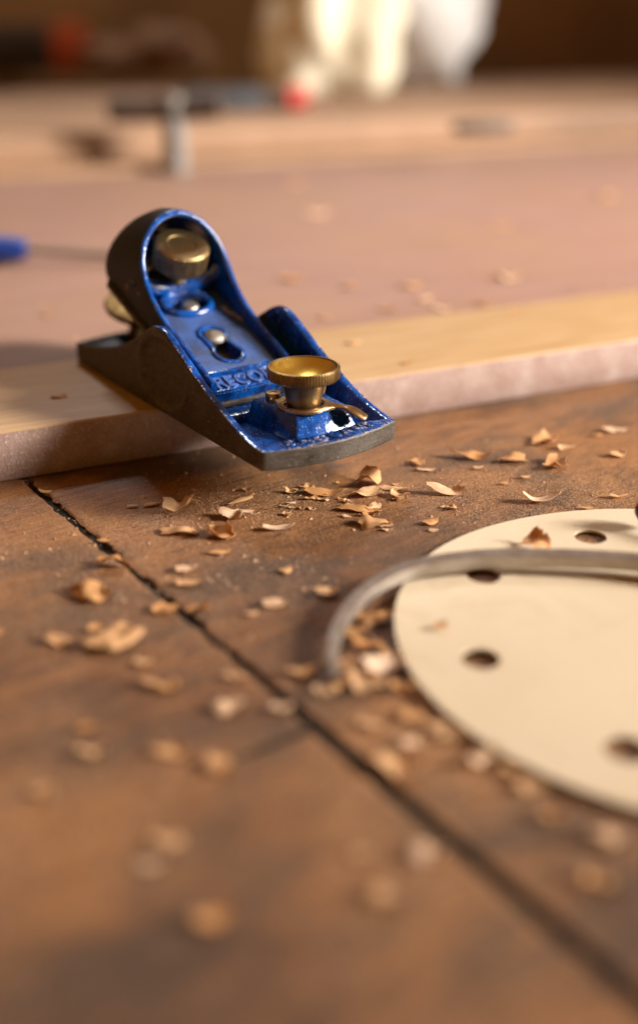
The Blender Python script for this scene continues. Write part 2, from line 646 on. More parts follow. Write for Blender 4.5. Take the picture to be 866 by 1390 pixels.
def slab(name, x0, x1, y0, y1, z0, z1, mats, parent, seed, rough=0.3, front=None):
    """long slab with a slightly ragged front edge"""
    V, Fc, I = [], [], []
    xs = []
    x = x0
    while x < x1:
        xs.append(x)
        x += 1.5 if -60 < x < 420 else 15
    xs.append(x1)
    for x in xs:
        j1 = rough * noise.noise(Vector((x * .12, seed, 0))) + rough * .6 * noise.noise(Vector((x * .7, seed, 3)))
        j2 = rough * noise.noise(Vector((x * .12, seed, 9))) + rough * .6 * noise.noise(Vector((x * .7, seed, 7)))
        V += [(x, y0 + .6 + j2 * .6, z0), (x, y0 + j2 * .5, z0 + .7), (x, y0 + j1 * .5, z1 - .8 + .3 * j1),
              (x, y0 + .35 + j1 * .4, z1 - .25), (x, y0 + 1.1, z1), (x, y1, z1), (x, y1, z0)]
    for i in range(len(xs) - 1):
        for k in range(7):
            m = (k + 1) % 7
            Fc.append((i * 7 + k, i * 7 + m, (i + 1) * 7 + m, (i + 1) * 7 + k))
            I.append(1 if k in (0, 1) else 0)
    Fc += [tuple(range(7)), tuple((len(xs) - 1) * 7 + k for k in range(7))]
    I += [0, 0]
    return mesh(name, V, Fc, mats, parent, I, 50)


slab('edging_strip', -700, 1100, 0, 69.6, 0.1, 18.0, [M['strip'], M['edge']], board, 4)
prism('panel', [(-700, 70), (1100, 70), (1100, 590), (-700, 590)], 0.1, 17.85, M['panel'], board, bev=0.4)

# ------------------------------------------------------------------ the block plane
TL = Vector((-16.94, 304.67, 18.0))
VR = Vector((0.82458, 0.56574, 0))
rz = math.atan2(VR.y, VR.x)
org = TL + VR * 25
plane = thing('block_plane', 'blue enamelled block plane with brass knobs overhanging the edge of the board', 'hand plane',
              None, (org.x * MM, org.y * MM, 18.05 * MM), rz)
HW = 25.3
SAG = 5.2
prof = [(-10, 6.3), (0, 6.3), (3, 6.4), (13, 8.4), (24, 12.1), (37.6, 18.0), (47, 22.9), (57, 28.2), (61, 30.0), (66, 30.2),
        (70, 29.0), (75, 26.2), (82, 22.3), (95, 16.6), (105, 13.4), (117, 10.6), (129, 8.6), (138, 7.6), (150, 7.6)]


def ztop(s):
    return smooth(prof, s, 2.4)


# outline stations: (x, s, inward normal, height, thickness)
stat = []
LEN = 137.0
ns = 150
for i in range(ns + 1):
    s = LEN - 0.5 - (LEN - 1.0) * i / ns
    stat.append((-HW, s, (1, 0), ztop(s), 2.9))
na = 44
Rt = (HW * HW + SAG * SAG) / (2 * SAG)
for i in range(na + 1):
    x = -HW + 0.5 + (2 * HW - 1.0) * i / na
    s = (Rt - SAG) - math.sqrt(Rt * Rt - x * x)
    nx, ny = -x / Rt, math.sqrt(1 - (x / Rt) ** 2)
    f = 1 - abs(x) / HW
    stat.append((x, s, (nx, ny), 6.4, 2.9 + 5.4 * min(1, f * 3.2)))
for i in range(ns + 1):
    s = 0.5 + (LEN - 1.0) * i / ns
    stat.append((HW, s, (-1, 0), ztop(s), 2.9))
for i in range(21):
    x = HW - 0.5 - (2 * HW - 1.0) * i / 20
    s = LEN - ((Rt - SAG) - math.sqrt(Rt * Rt - x * x)) - 0.0
    stat.append((x, s, (-x / Rt, -math.sqrt(1 - (x / Rt) ** 2)), 7.6, 2.9))
V, Fc, I = [], [], []
NV = 30
rows = []
for (x, s, nrm, zt, th) in stat:
    pts = []
    ni = Vector((nrm[0], nrm[1], 0))
    o = Vector((x, s, 0))
    pts.append(o + ni * 0.5)
    side = abs(abs(x) - HW) < 1e-6
    for k in range(NV):
        z = 0.45 + (zt - 0.45 - 0.5) * k / (NV - 1)
        dep = 0.0
        if side:
            e = math.hypot((s - 63) / 16.5, (z - 14.4) / 12.0)
            t = max(0, min(1, (1.0 - e) / 0.09))
            dep = 1.1 * t * t * (3 - 2 * t) + 0.6 * max(0, 1 - e * e) - 0.25 * math.exp(-((e - 1.07) / .05) ** 2)
            dep += 0.05 * noise.noise(Vector((s * .2, z * .2, x)))
        pts.append(o + ni * dep + Vector((0, 0, z)))
    wob = 0.12 * noise.noise(Vector((x * .3, s * .4, 2)))
    r = min(th * .5, 1.4)
    pts.append(o + ni * 0.20 + Vector((0, 0, zt - 0.12)))
    pts.append(o + ni * 0.75 + Vector((0, 0, zt + 0.08 + wob)))
    pts.append(o + ni * 1.6 + Vector((0, 0, zt + 0.05 + wob)))
    pts.append(o + ni * (th - 0.5) + Vector((0, 0, zt - 0.12 + wob)))
    pts.append(o + ni * th + Vector((0, 0, zt - 0.6)))
    pts.append(o + ni * (th + 0.9) + Vector((0, 0, max(3.6, min(zt - 1.2, 4.6)))))
    pts.append(o + ni * (th + 2.2) + Vector((0, 0, 3.4)))
    rows.append([len(V) + k for k in range(len(pts))])
    V += pts
m = len(rows[0])
for i in range(len(rows)):
    j = (i + 1) % len(rows)
    for k in range(m - 1):
        Fc.append((rows[i][k], rows[i][k + 1], rows[j][k + 1], rows[j][k]))
        I.append(0 if k <= NV else ((3 if k == NV + 1 else 1) if stat[i][1] < 72 else 2))
Fc.append(tuple(r[0] for r in rows))
I.append(0)
body = mesh('body', V, Fc, [M['iron'], M['enamel'], M['japan'], M['letters']], plane, I, 40)
# inner floor
prism('floor_plate', [(-21.5, 3), (21.5, 3), (21.5, 60), (-21.5, 60)], 1.2, 3.9, M['enamel'], plane)
prism('heel_floor', [(-21.5, 60.1), (21.5, 60.1), (21.5, LEN - 5), (-21.5, LEN - 5)], 1.2, 3.9, M['japan'], plane)
# toe boss that carries the knob
prism('toe_boss', [(-9.6, 4.6), (14.6, 4.2), (15.6, 31), (-12.5, 31)], 3.5, 11.6, M['enamel'], plane, bev=0.8,
      top_outline=[(-6.2, 9.8), (12.2, 9.4), (13.2, 30.5), (-9.8, 30.5)])
prism('mouth_bridge', [(-21.6, 31.6), (21.6, 31.6), (21.6, 38.0), (-21.6, 38.0)], 3.5, 6.6, M['enamel'], plane, bev=0.9)
# frog under the cutter
SL = 0.37
TH = math.atan(SL)


def zf(s):
    return 13.1 + SL * (s - 50)


V = []
for x in (-15, 15):
    V += [(x, 44, 3.5), (x, 98, 3.5), (x, 98, zf(98) - 8.0), (x, 44, zf(44) - 8.0)]
mesh('frog', V, [(0, 1, 2, 3), (4, 5, 6, 7), (0, 1, 5, 4), (1, 2, 6, 5), (2, 3, 7, 6), (3, 0, 4, 7)], M['japan'], plane)

# frame of the sloping cap: x across, y up the slope, z out of it; origin at s = 43
CAPM = Matrix.Translation((0, 43, zf(43))) @ Matrix.Rotation(TH, 4, 'X')
ct = math.cos(TH)
# cutter
prism('cutter', [(-19, -0.9), (19, -0.9), (19, 78), (15, 84), (-15, 84), (-19, 78)], -5.6, -3.7, M['iron'], plane, CAPM, bev=0.3)


# lever cap floor with keyhole and oval opening
def keyhole(grow=0.0):
    pts = []
    c1, r1 = 20.0, 4.5 + grow         # big round, towards the toe
    c2, r2 = 31.5, 4.2 + grow
    hw = 3.5 + grow
    a1 = math.asin(hw / r1)
    a2 = math.asin(min(.999, hw / r2))
    n = 22
    for i in range(n + 1):
        a = math.pi / 2 + a1 + (2 * math.pi - 2 * a1) * i / n
        pts.append((r1 * math.cos(a), c1 + r1 * math.sin(a)))
    for i in range(n + 1):
        a = -math.pi / 2 + a2 + (2 * math.pi - 2 * a2) * i / n
        pts.append((r2 * math.cos(a), c2 + r2 * math.sin(a)))
    return pts


OV = (0.0, 51.5, 8.2, 5.4)
outl = [(-16.8, 0.4), (-16.4, 0), (16.4, 0), (16.8, 0.4), (16.8, 63), (-16.8, 63)]
flat_with_holes('lever_cap', [outl, keyhole(), circle(OV[0], OV[1], OV[2], 44, OV[3])], 3.6,
                [M['enamel_hatch'], M['enamel']], plane, CAPM, 0.0)
cap = [o for o in plane.children if o.name.startswith('lever_cap')][0]
cn = (CAPM.to_3x3() @ Vector((0, 0, 1)))
for pg in cap.data.polygons:
    pg.material_index = 0 if abs(pg.normal.dot(cn)) > .9 else 1
tube('keyhole_rim', [(x, y, 0.15) for x, y in keyhole(0.7)], 0.85, M['enamel'], cap, True, 10, 0.8, CAPM)
tube('opening_rim', [(x, y, 0.3 + max(0, (y - OV[1])) * 0.16) for x, y in circle(OV[0], OV[1], OV[2] + 1.1, 60, OV[3] + 1.1)],
     1.5, M['enamel'], cap, True, 12, 1.0, CAPM)
tube('cross_bar', [(-16.8, 60.5, 8.5), (-15, 60.0, 6.2), (-12, 59.8, 4.4), (-8, 59.6, 3.1), (-3, 59.4, 2.4), (3, 59.4, 2.4), (8, 59.6, 3.1),
                   (12, 59.8, 4.4), (15, 60.0, 6.2), (16.8, 60.5, 8.5)], 3.0, M['enamel'], cap, False, 16, 1.0, CAPM)
# name plate across the front of the cap
prism('name_plate', [(-16.6, 0.35), (16.6, 0.35), (16.6, 1.2), (-16.6, 1.2)], -0.5, 0.75, M['enamel'], cap, CAPM, 0.3)
prism('name_plate_ground', [(-16.5, 1.3), (16.5, 1.3), (16.5, 9.1), (-16.5, 9.1)], -0.5, 0.10, M['enamel'], cap, CAPM)
prism('name_plate_ridge', [(-16.6, 9.2), (16.6, 9.2), (16.6, 11.0), (-16.6, 11.0)], -0.5, 1.1, M['enamel'], cap, CAPM, 0.5)
text_mesh('raised_lettering', 'RECORD', 8.2, 0.40, CAPM @ Matrix.Translation((0.3, 2.2, 0.2)), M['letter_face'], cap, 0.88)
# toe lettering along the curved lip
word = 'ENGLAND'
for i, ch in enumerate(word):
    a = (i - 3) * 0.088
    Rl = Rt - 4.9
    x = Rl * math.sin(a) + 0.8
    s = (Rt - SAG) - Rl * math.cos(a) - 1.9
    text_mesh('toe_letter', ch, 5.4, 0.35, Matrix.Translation((x, s, 6.15)) @ Matrix.Rotation(a, 4, 'Z'), M['letters'], body, 1.15)

# hood: rim curve R (x, s, z) and base curve B, left half from front to top, mirrored
rim = [(43.5, 13.6, 17.4), (50, 16.2, 17.5), (57, 19.3, 17.6), (64, 22.2, 17.6), (70, 24.8, 17.7), (75, 27.2, 17.8), (80, 30.4, 17.9), (84, 33.6, 18.0),
       (88, 38.2, 18.0), (91, 43.4, 17.7), (93.0, 48, 16.7), (94.6, 52.5, 14.6), (95.9, 56.6, 11.4), (96.6, 59.4, 7.8), (97.0, 61.2, 3.6), (97.0, 61.7, 0)]
base = []
for i, (s, z, hw) in enumerate(rim):
    if s < 80:
        base.append((s, zf(s) - 3.6, hw))
    else:
        f = (i - 6) / (len(rim) - 1 - 6)
        if f < 0.55:
            sb = 80 + (120 - 80) * (f / 0.55)
            base.append((sb, zf(sb) - 3.6, 17.9 - 0.6 * f / .55))
        else:
            a = (f - 0.55) / 0.45 * math.pi / 2
            sb = 120 + 8 * math.sin(a)
            base.append((sb, zf(sb) - 3.6, 17.3 * math.cos(a) ** 0.6 if a < math.pi / 2 - 1e-4 else 0))
NR = 16


def crm(tab, x):
    i = min(int(x), len(tab) - 2)
    t = x - i
    g = lambda k: Vector(tab[max(0, min(len(tab) - 1, k))])
    p0, p1, p2, p3 = g(i - 1), g(i), g(i + 1), g(i + 2)
    return 0.5 * ((2 * p1) + (p2 - p0) * t + (2 * p0 - 5 * p1 + 4 * p2 - p3) * t * t + (3 * p1 - p0 - 3 * p2 + p3) * t ** 3)


cols = []
NS = 60
for sgn in (-1, 1):
    rng = [i * (len(rim) - 1) / NS for i in range(NS + 1)]
    if sgn == 1:
        rng = rng[:-1][::-1]
    for q in rng:
        s, z, hw = crm(rim, q)
        sb, zb, hb = crm(base, q)
        hw, hb = max(0, hw), max(0, hb)
        k = max(0, min(1, (q - 5) / 10))
        P0 = Vector((sgn * hw, s, z))
        P3 = Vector((sgn * hb, sb, zb))
        P1 = P0 + Vector((sgn * 0.8 * k, 0.55 * (sb - s) * (0.3 + 0.7 * k), -0.33 * (z - zb) * (1 - k) + 0.9 * k))
        P2 = P3 + Vector((sgn * 0.5, 3.5 * k, 0.33 * (z - zb) * (1 - k) + 0.62 * (z - zb) * k))
        cols.append([P0 * (1 - t) ** 3 + P1 * 3 * t * (1 - t) ** 2 + P2 * 3 * t * t * (1 - t) + P3 * t ** 3 for t in [j / NR for j in range(NR + 1)]])
# normals by finite differences -> inner wall
nc = len(cols)
inner = []
for i in range(nc):
    row = []
    for j in range(NR + 1):
        a = cols[min(nc - 1, i + 1)][j] - cols[max(0, i - 1)][j]
        b = cols[i][min(NR, j + 1)] - cols[i][max(0, j - 1)]
        nn = a.cross(b)
        if nn.length < 1e-6:
            nn = Vector((0, 0, 1))
        nn.normalize()
        ctr = Vector((0, cols[i][j].y, zf(cols[i][j].y) + 6))
        if nn.dot(ctr - cols[i][j]) < 0:
            nn = -nn
        row.append(cols[i][j] + nn * 2.3)
    inner.append(row)
V, Fc, I = [], [], []
rows = []
for i in range(nc):
    O, N_ = cols[i][0], inner[i][0]
    out = (cols[i][0] - cols[i][1]).normalized()
    ridge = [O * .86 + N_ * .14 + out * .8, O * .5 + N_ * .5 + out * 1.2, O * .14 + N_ * .86 + out * .8]
    pts = list(reversed(cols[i])) + ridge + inner[i]
    rows.append([len(V) + k for k in range(len(pts))])
    V += pts
m = len(rows[0])
for i in range(nc - 1):
    for k in range(m - 1):
        Fc.append((rows[i][k], rows[i][k + 1], rows[i + 1][k + 1], rows[i + 1][k]))
        I.append(0 if k < NR - 0 else 1)
    Fc.append((rows[i][m - 1], rows[i][0], rows[i + 1][0], rows[i + 1][m - 1]))
    I.append(0)
Fc += [tuple(rows[0]), tuple(rows[-1])]
I += [1, 1]
hood = mesh('hood', V, Fc, [M['japan'], M['enamel']], cap, I, 60)

# brass cap wheel inside the hood, axis square to the cap
WM = Matrix.Translation((0, 92.6, 50.4)) @ Matrix.Rotation(TH + math.radians(5), 4, 'X')


def knurl(a, k, r):
    if 5 <= k <= 15:
        return r + 0.34 * (abs(math.sin(a * 26 + (k - 3) * 0.8)) * abs(math.sin(a * 26 - (k - 3) * 0.8)) * 2 - 0.6)
    return r


pw = [(0, -0.35), (5, -0.25), (5.4, 0.0), (8.9, 0.0), (9.65, -0.5)] + [(9.7, -0.8 - 7.4 * i / 10) for i in range(11)] + [(9.1, -8.9), (5.0, -9.0), (4.4, -10.2), (4.0, -11), (4.0, -21)]
wheel = lathe('cap_wheel', pw, 300, M['brass_dull'], plane, None, knurl, WM, 30)
# steel screws seen through the openings
S1 = CAPM @ Matrix.Translation((0, 30.5, 0.6))
lathe('clamp_screw', [(0, 1.3), (2.2, 1.0), (3.6, 0.1), (3.9, -0.8), (3.4, -1.3), (1.9, -1.6), (1.9, -5)], 32, M['steel'], plane, None, None, S1)
S2 = CAPM @ Matrix.Translation((2.5, 53.0, -1.6))
lathe('adjusting_stud', [(0, 1.2), (2.6, 0.9), (3.4, 0.0), (3.4, -3.5)], 32, M['steel'], plane, None, None, S2)
tube('adjusting_bar', [(-16, 100, 41.5), (-6, 103, 42.5), (4, 104, 42.5)], 3.0, M['brass'], plane, False, 14)
# depth adjusting wheel behind the hood
DM = Matrix.Translation((0, 132, 19.5)) @ Matrix.Rotation(math.radians(18), 4, 'X')
lathe('depth_wheel', [(0, 2.4), (11, 1.6), (13, 1.2), (13.5, 0), (13, -1.3), (9, -1.8), (4, -2.4), (3.2, -9), (3.0, -17)], 64, M['brass_dark'], plane, None, None, DM)

# eccentric lever plate and front knob
KX, KS = 0.0, 15.0
circle_lobes = []
for i in range(72):
    a = 360 * i / 72
    g = lambda c, w: math.exp(-(min(abs(a - c), 360 - abs(a - c)) / w) ** 2)
    r = 8.3 + 2.2 * g(118, 20) + 2.4 * g(38, 13) + 2.6 * g(318, 15)
    circle_lobes.append((KX + r * math.cos(math.radians(a)), KS + r * math.sin(math.radians(a))))
hole = circle(KX, KS, 6.3, 40)
LM = Matrix.Translation((0, 0, 12.7))
flat_with_holes('mouth_lever', [circle_lobes, hole], 1.3, M['lever'], plane, LM)
lever = [o for o in plane.children if o.name.startswith('mouth_lever')][0]
bm = bmesh.new()
bm.from_mesh(lever.data)
bmesh.ops.remove_doubles(bm, verts=bm.verts, dist=1e-6)
bmesh.ops.bevel(bm, geom=[e for e in bm.edges if len(e.link_faces) == 2 and e.calc_face_angle(0) > 0.9], offset=0.35 * MM, segments=2, affect='EDGES')
bm.to_mesh(lever.data)
bm.free()
tkey = [(6.6, 9.0, 12.15), (8.6, 7.4, 12.1), (10.6, 5.6, 11.4), (12.4, 3.8, 10.2), (13.8, 2.4, 9.1), (14.9, 1.3, 8.5)]
tpath = [crm(tkey, i * 5 / 30) for i in range(31)]
tube('lever_tail', tpath, lambda f: (1.9 + 0.75 * math.sin(max(0, f - .3) / .7 * math.pi) - .5 * math.exp(-((f - .25) / .15) ** 2)) * (1 if f < .86 else math.sqrt(max(.02, 1 - ((f - .86) / .145) ** 2))), M['lever'], lever, False, 16, 0.42)
tube('lever_lug', [(9.4, 19.4, 12.6), (11.6, 21.6, 13.6), (12.9, 23.4, 14.8), (12.0, 25.2, 15.2), (10.2, 25.0, 14.6)], 1.25, M['lever'], lever, False, 10, 0.6)
lathe('lever_pin', [(0, 2.0), (1.2, 1.7), (1.4, 2.0), (2.7, 1.9), (3.1, 1.2), (3.0, 0), (3.0, -2.2)], 32, M['lever'], lever, None, None,
      Matrix.Translation((-4.4, 26.0, 12.4)) @ Matrix.Diagonal((.85, .85, .85, 1)))


def flute(a, k, r):
    if 6 <= k <= 9:
        return r - (0.5 if (a / (2 * math.pi) * 72) % 1 < 0.36 else 0.0)
    return r


KM = Matrix.Translation((KX, KS, 0))
pk = [(0, 19.7), (3, 20.0), (6, 21.05), (8.4, 22.7), (10.1, 24.55), (10.6, 25.0), (11.35, 24.9), (11.5, 24.6), (11.5, 21.6), (11.3, 21.2), (10.6, 20.85), (8.2, 20.5), (7.2, 19.8),
      (6.6, 18.2), (6.0, 15.8), (5.6, 13.2), (5.3, 12.4), (5.3, 10.8)]
lathe('front_knob', pk, 72 * 6, [M['brass_dull'], M['brass_bright']], plane, lambda k: 1 if k < 4 else 0, flute, KM, 28)

# flaked paint on the right wall of the cap
fl = [(12.0, 87.5), (12.9, 86.0), (12.4, 84.2), (13.6, 82.6), (14.6, 81.6), (14.8, 79.4), (15.6, 78.0)]
tube('flaked_paint', [(x, (q - 43) / ct, 0.12) for x, q in fl], lambda f: 0.25 + 0.75 * abs(math.sin(f * 9.0)) * (1 - .4 * f), M['flake'], cap, False, 8, 0.22, CAPM)

# ------------------------------------------------------------------ sanding disc
DC = Vector((93.0, 240.7))
RD = 74.0
out = []
random.seed(5)
for i in range(160):
    a = 2 * math.pi * i / 160
    out.append((RD * math.cos(a), RD * math.sin(a)))
holes = []
for k in range(8):
    a = math.radians(103 + 45.5 * k) if k < 4 else math.radians(103 + 45.5 * 3 + 44.6 * (k - 3))
    holes.append(circle(56 * math.cos(a), 56 * math.sin(a), 4.75, 28))
flat_with_holes('sanding_disc', [out] + holes, 1.0, M['disc'], None, Matrix.Translation((0, 0, 0)), 0.0)
disc = bpy.data.objects['sanding_disc']
bm = bmesh.new()
bm.from_mesh(disc.data)
bmesh.ops.remove_doubles(bm, verts=bm.verts, dist=1e-6)
bmesh.ops.triangulate(bm, faces=bm.faces)
for _ in range(4):
    bmesh.ops.subdivide_edges(bm, edges=[e for e in bm.edges if e.calc_length() > 0.006], cuts=1)
    bmesh.ops.triangulate(bm, faces=bm.faces)
for v in bm.verts:
    x, y = v.co.x / MM, v.co.y / MM
    v.co.z += (1.4 + 0.5 * noise.noise(Vector((x * .02, y * .02, 3))) + 0.00016 * (x * x)) * MM
bm.to_mesh(disc.data)
bm.free()
disc.location = (DC.x * MM, DC.y * MM, 0)
tag(disc, 'round cream sanding disc with punched dust holes, lying on the bench', 'sanding disc')

# ------------------------------------------------------------------ calipers lying across the disc
cal = thing('calipers', 'old grey steel calipers with curved leg lying across the cream disc', 'calipers', None, (0.004, 0.220, 0.0), 0)
off = Vector((4, 220, 0))


def bar(name, path, w, hgt, mat, parent):
    """flat steel bar along path; w, hgt functions of 0..1; inner face towards the camera"""
    P = [Vector(p) for p in path]
    V, Fc, I = [], [], []
    N = len(P)
    for i, p in enumerate(P):
        t = (P[min(N - 1, i + 1)] - P[max(0, i - 1)])
        t.z = 0
        t.normalize()
        s = Vector((-t.y, t.x, 0))
        f = i / (N - 1)
        a, b = w(f) / 2, hgt(f) / 2
        c = 0.22
        for (x, z) in ((-a, -b + c), (-a, b - c), (-a + c, b), (a - c, b), (a, b - c), (a, -b + c), (a - c, -b), (-a + c, -b)):
            V.append(p + s * x + Vector((0, 0, z)))
    for i in range(N - 1):
        for k in range(8):
            m = (k + 1) % 8
            Fc.append((i * 8 + k, i * 8 + m, (i + 1) * 8 + m, (i + 1) * 8 + k))
            I.append(1 if k in (0, 4) else 0)            # flanks paler, reflected light put into their colour; flats rusty
    Fc += [tuple(range(8)), tuple((N - 1) * 8 + k for k in range(8))]
    I += [0, 0]
    return mesh(name, V, Fc, [mat, M['steel']], parent, I)


key = [(3.9, 218.0, 2.2), (3.2, 226, 2.4), (3.6, 233, 2.8), (5.6, 241.5, 3.4), (10.8, 252.5, 4.4), (18.6, 261.5, 5.2), (27.4, 267.2, 5.6), (41.5, 271.2, 5.8),
       (54, 272.2, 5.9), (70, 271.5, 6.0), (88, 269, 6.0), (106, 262, 6.0), (122, 250, 6.0), (134, 234, 6.0)]
path = [crm(key, i * (len(key) - 1) / 90) - off for i in range(91)]
bar('leg', path, lambda f: 2.4 + 2.6 * min(1, f * 1.8), lambda f: 2.0 + 1.6 * min(1, f * 2.2), M['rust_steel'], cal)
key2 = [(134, 240, 6.0), (146, 226, 6), (152, 206, 6), (150, 186, 6), (142, 170, 4), (132, 158, 3)]
path = [crm(key2, i * (len(key2) - 1) / 50) - off for i in range(51)]
bar('leg', path, lambda f: 6.2 - 3.0 * f, lambda f: 5.0 - 2.0 * f, M['rust_steel'], cal)
lathe('pivot', [(0, 3.4), (3, 3.2), (6, 2.2), (6.6, 0.5), (6.6, -3.5)], 32, M['rust_steel'], cal, None, None, Matrix.Translation(Vector((135, 236, 9)) - off))
AM = Matrix.Translation(Vector((98.3, 300.5, 7.2)) - off)
lathe('screw_knob', [(0, 4.0), (1.6, 3.7), (3.0, 2.7), (3.9, 1.0), (4.0, 0), (3.9, -1.0), (3.0, -2.7), (1.6, -3.7), (0, -4.0)], 32, M['black'], cal, None, None, AM)
tube('adjusting_screw', [Vector(p) - off for p in ((99, 300, 7.2), (112, 285, 7.2), (126, 262, 7.2), (133, 243, 7.2))], 1.2, M['rust_steel'], cal)

# ------------------------------------------------------------------ things far behind, out of focus
# pale timber behind the board
bn = Vector((-math.sin(BROT), math.cos(BROT)))
bd = Vector((math.cos(BROT), math.sin(BROT)))


def bpos(along, n, z=0):
    p = E0 + bd * along + bn * n
    return Vector((p.x, p.y, z))


p = bpos(0, 0)
beam = thing('timber_plank', 'long tan timber plank lying behind the pink board', 'plank', None, (E0.x * MM, E0.y * MM, 0), BROT)
prism('lower_plank', [(-900, 602), (2600, 602), (2600, 1190), (-900, 1190)], 0.1, 22, M['tan2'], beam, bev=1)
prism('upper_plank', [(-900, 640), (2600, 640), (2600, 1180), (-900, 1180)], 22.2, 48, M['tan'], beam, bev=1.5)
wall = link('wall', None)
wall['kind'] = 'structure'
prism('wall_panel', [(-2200, 2150), (2200, 2150), (2200, 2180), (-2200, 2180)], -50, 620, M['wall'], wall)

sdv = thing('screwdriver', 'blue handled screwdriver lying on the pink board at the left edge', 'screwdriver', None, tuple(at(36, 338, 26.5)[0].xy * MM - Vector((0.007, 0))) + (0.018,), 0)
tube('handle', [(-85, -3, 8.5), (-70, -2.6, 8.5), (-30, -1.4, 8.5), (-2, -0.3, 8.5), (7, 0, 8.5)], lambda f: 5.5 + 2.4 * math.sin(min(1, f * 1.15) * math.pi) ** .5 if f < .86 else 5.5, M['bluehandle'], sdv, False, 16)
tube('shaft', [(7, 0, 8.3), (40, 0.6, 6.0), (78, 1.2, 3.3)], 2.2, M['rust_steel'], sdv, False, 12)

cl = at(240, 232, 18)[0]
vise = thing('clamp_screw_post', 'upright grey metal screw with dark cross handle behind the pink board', 'clamp', None, (cl.x * MM, cl.y * MM, 0.018), 0)
lathe('post', [(0, 62), (8.5, 62), (11, 60), (11.5, 50), (9.8, 48), (9.8, 6), (12, 4), (12, 0.1), (0, 0.1)], 32, M['grey'], vise)
tube('cross_handle', [(-54, 2, 50), (0, 0, 51), (40, -4, 54)], 10, M['darkbrown'], vise, False, 14)
lathe('handle_end', [(0, 6), (5, 5), (7.5, 0), (5, -5), (0, -6)], 20, M['darkbrown'], vise, None, None, Matrix.Translation((-50, 2, 51)))

ch = at(330, 150, 48)[0]
chis = thing('chisel', 'blue-grey steel tool with a red tip lying on the tan plank', 'chisel', None, (ch.x * MM, ch.y * MM, 0.0482), math.radians(12))
prism('blade', [(-64, -14), (20, -14), (20, 14), (-64, 14)], 0, 22, M['bluegrey'], chis, bev=2)
tube('handle', [(20, 0, 9), (36, 0, 10), (50, 0, 10)], 10, M['darkbrown'], chis, False, 14)
tube('handle_tip', [(48, 0, 11), (56, 0, 12), (66, 0, 12), (70, 0, 12)], lambda f: 12 - 3 * f * f, M['red'], chis, False, 16)


def lump(name, c, rx, ry, rz_, mat, seed, label, cat, amp=0.22):
    bm = bmesh.new()
    bmesh.ops.create_icosphere(bm, subdivisions=4, radius=1)
    lo = 1e9
    for v in bm.verts:
        d = v.co.normalized()
        k = 1 + amp * noise.noise(d * 1.7 + Vector((seed, 0, 0))) + amp * .6 * abs(noise.noise(d * 4 + Vector((0, seed, 0))))
        v.co = Vector((d.x * rx * k, d.y * ry * k, d.z * rz_ * k)) * MM
        v.co.z = max(v.co.z, -rz_ * .8 * MM)
        lo = min(lo, v.co.z)
    for v in bm.verts:
        v.co.z -= lo
    for f in bm.faces:
        f.smooth = True
    me = bpy.data.meshes.new(name)
    bm.to_mesh(me)
    bm.free()
    me.materials.append(mat)
    return tag(link(name, me, None, (c.x * MM, c.y * MM, c.z * MM)), label, cat)


lump('cloth_rag', at(440, 126, 48.2)[0], 82, 50, 120, M['cream'], 1.3, 'crumpled cream cloth heaped behind the pink board', 'cloth', .5)
lump('plastic_bag', at(508, 114, 48.2)[0] + Vector((10, 10, 0)), 116, 66, 165, M['white'], 4.2, 'white plastic bag beside the cream cloth in the background', 'bag', .5)


def block(name, px, py, w, d, hh, mat, label, cat, z=48.2, rot=0.2):
    c = at(px, py, z)[0]
    o = prism(name, [(-w / 2, -d / 2), (w / 2, -d / 2), (w / 2, d / 2), (-w / 2, d / 2)], 0, hh, mat, None, bev=min(w, d, hh) * .18)
    o.location = (c.x * MM, c.y * MM, z * MM)
    o.rotation_euler = (0, 0, rot)
    return tag(o, label, cat)


block('tool_case', 36, 96, 130, 60, 75, M['darkbrown'], 'dark tool case at the far left behind the timber', 'case')
block('drill_battery', 100, 100, 62, 50, 78, M['orange'], 'dull red block beside the dark case in the far background', 'block')
lump('wood_offcut', at(150, 102, 48.2)[0], 45, 40, 30, M['tan2'], 7.7, 'small tan wood offcut right of the dull red block', 'offcut', .3)
lump('wood_offcut', at(228, 100, 48.2)[0], 70, 45, 42, M['tan2'], 9.1, 'larger tan wood offcut left of the cream cloth', 'offcut', .3)
block('dark_tin', 612, 66, 75, 50, 95, M['darkbrown'], 'dark tin right of the white bag in the background', 'tin')
block('grey_box', 665, 62, 95, 50, 60, M['tan'], 'brown-grey box right of the dark tin in the background', 'box')
block('ochre_post', 705, 50, 45, 40, 140, mat_plain('ochre_paint', (0.30, 0.15, 0.02), .6), 'ochre wooden post near the top of the picture', 'post')
block('black_tool_pad', 655, 180, 50, 18, 9, M['darkbrown'], 'dark tool pad lying on the tan plank at right', 'tool', 48.2, 0.3)


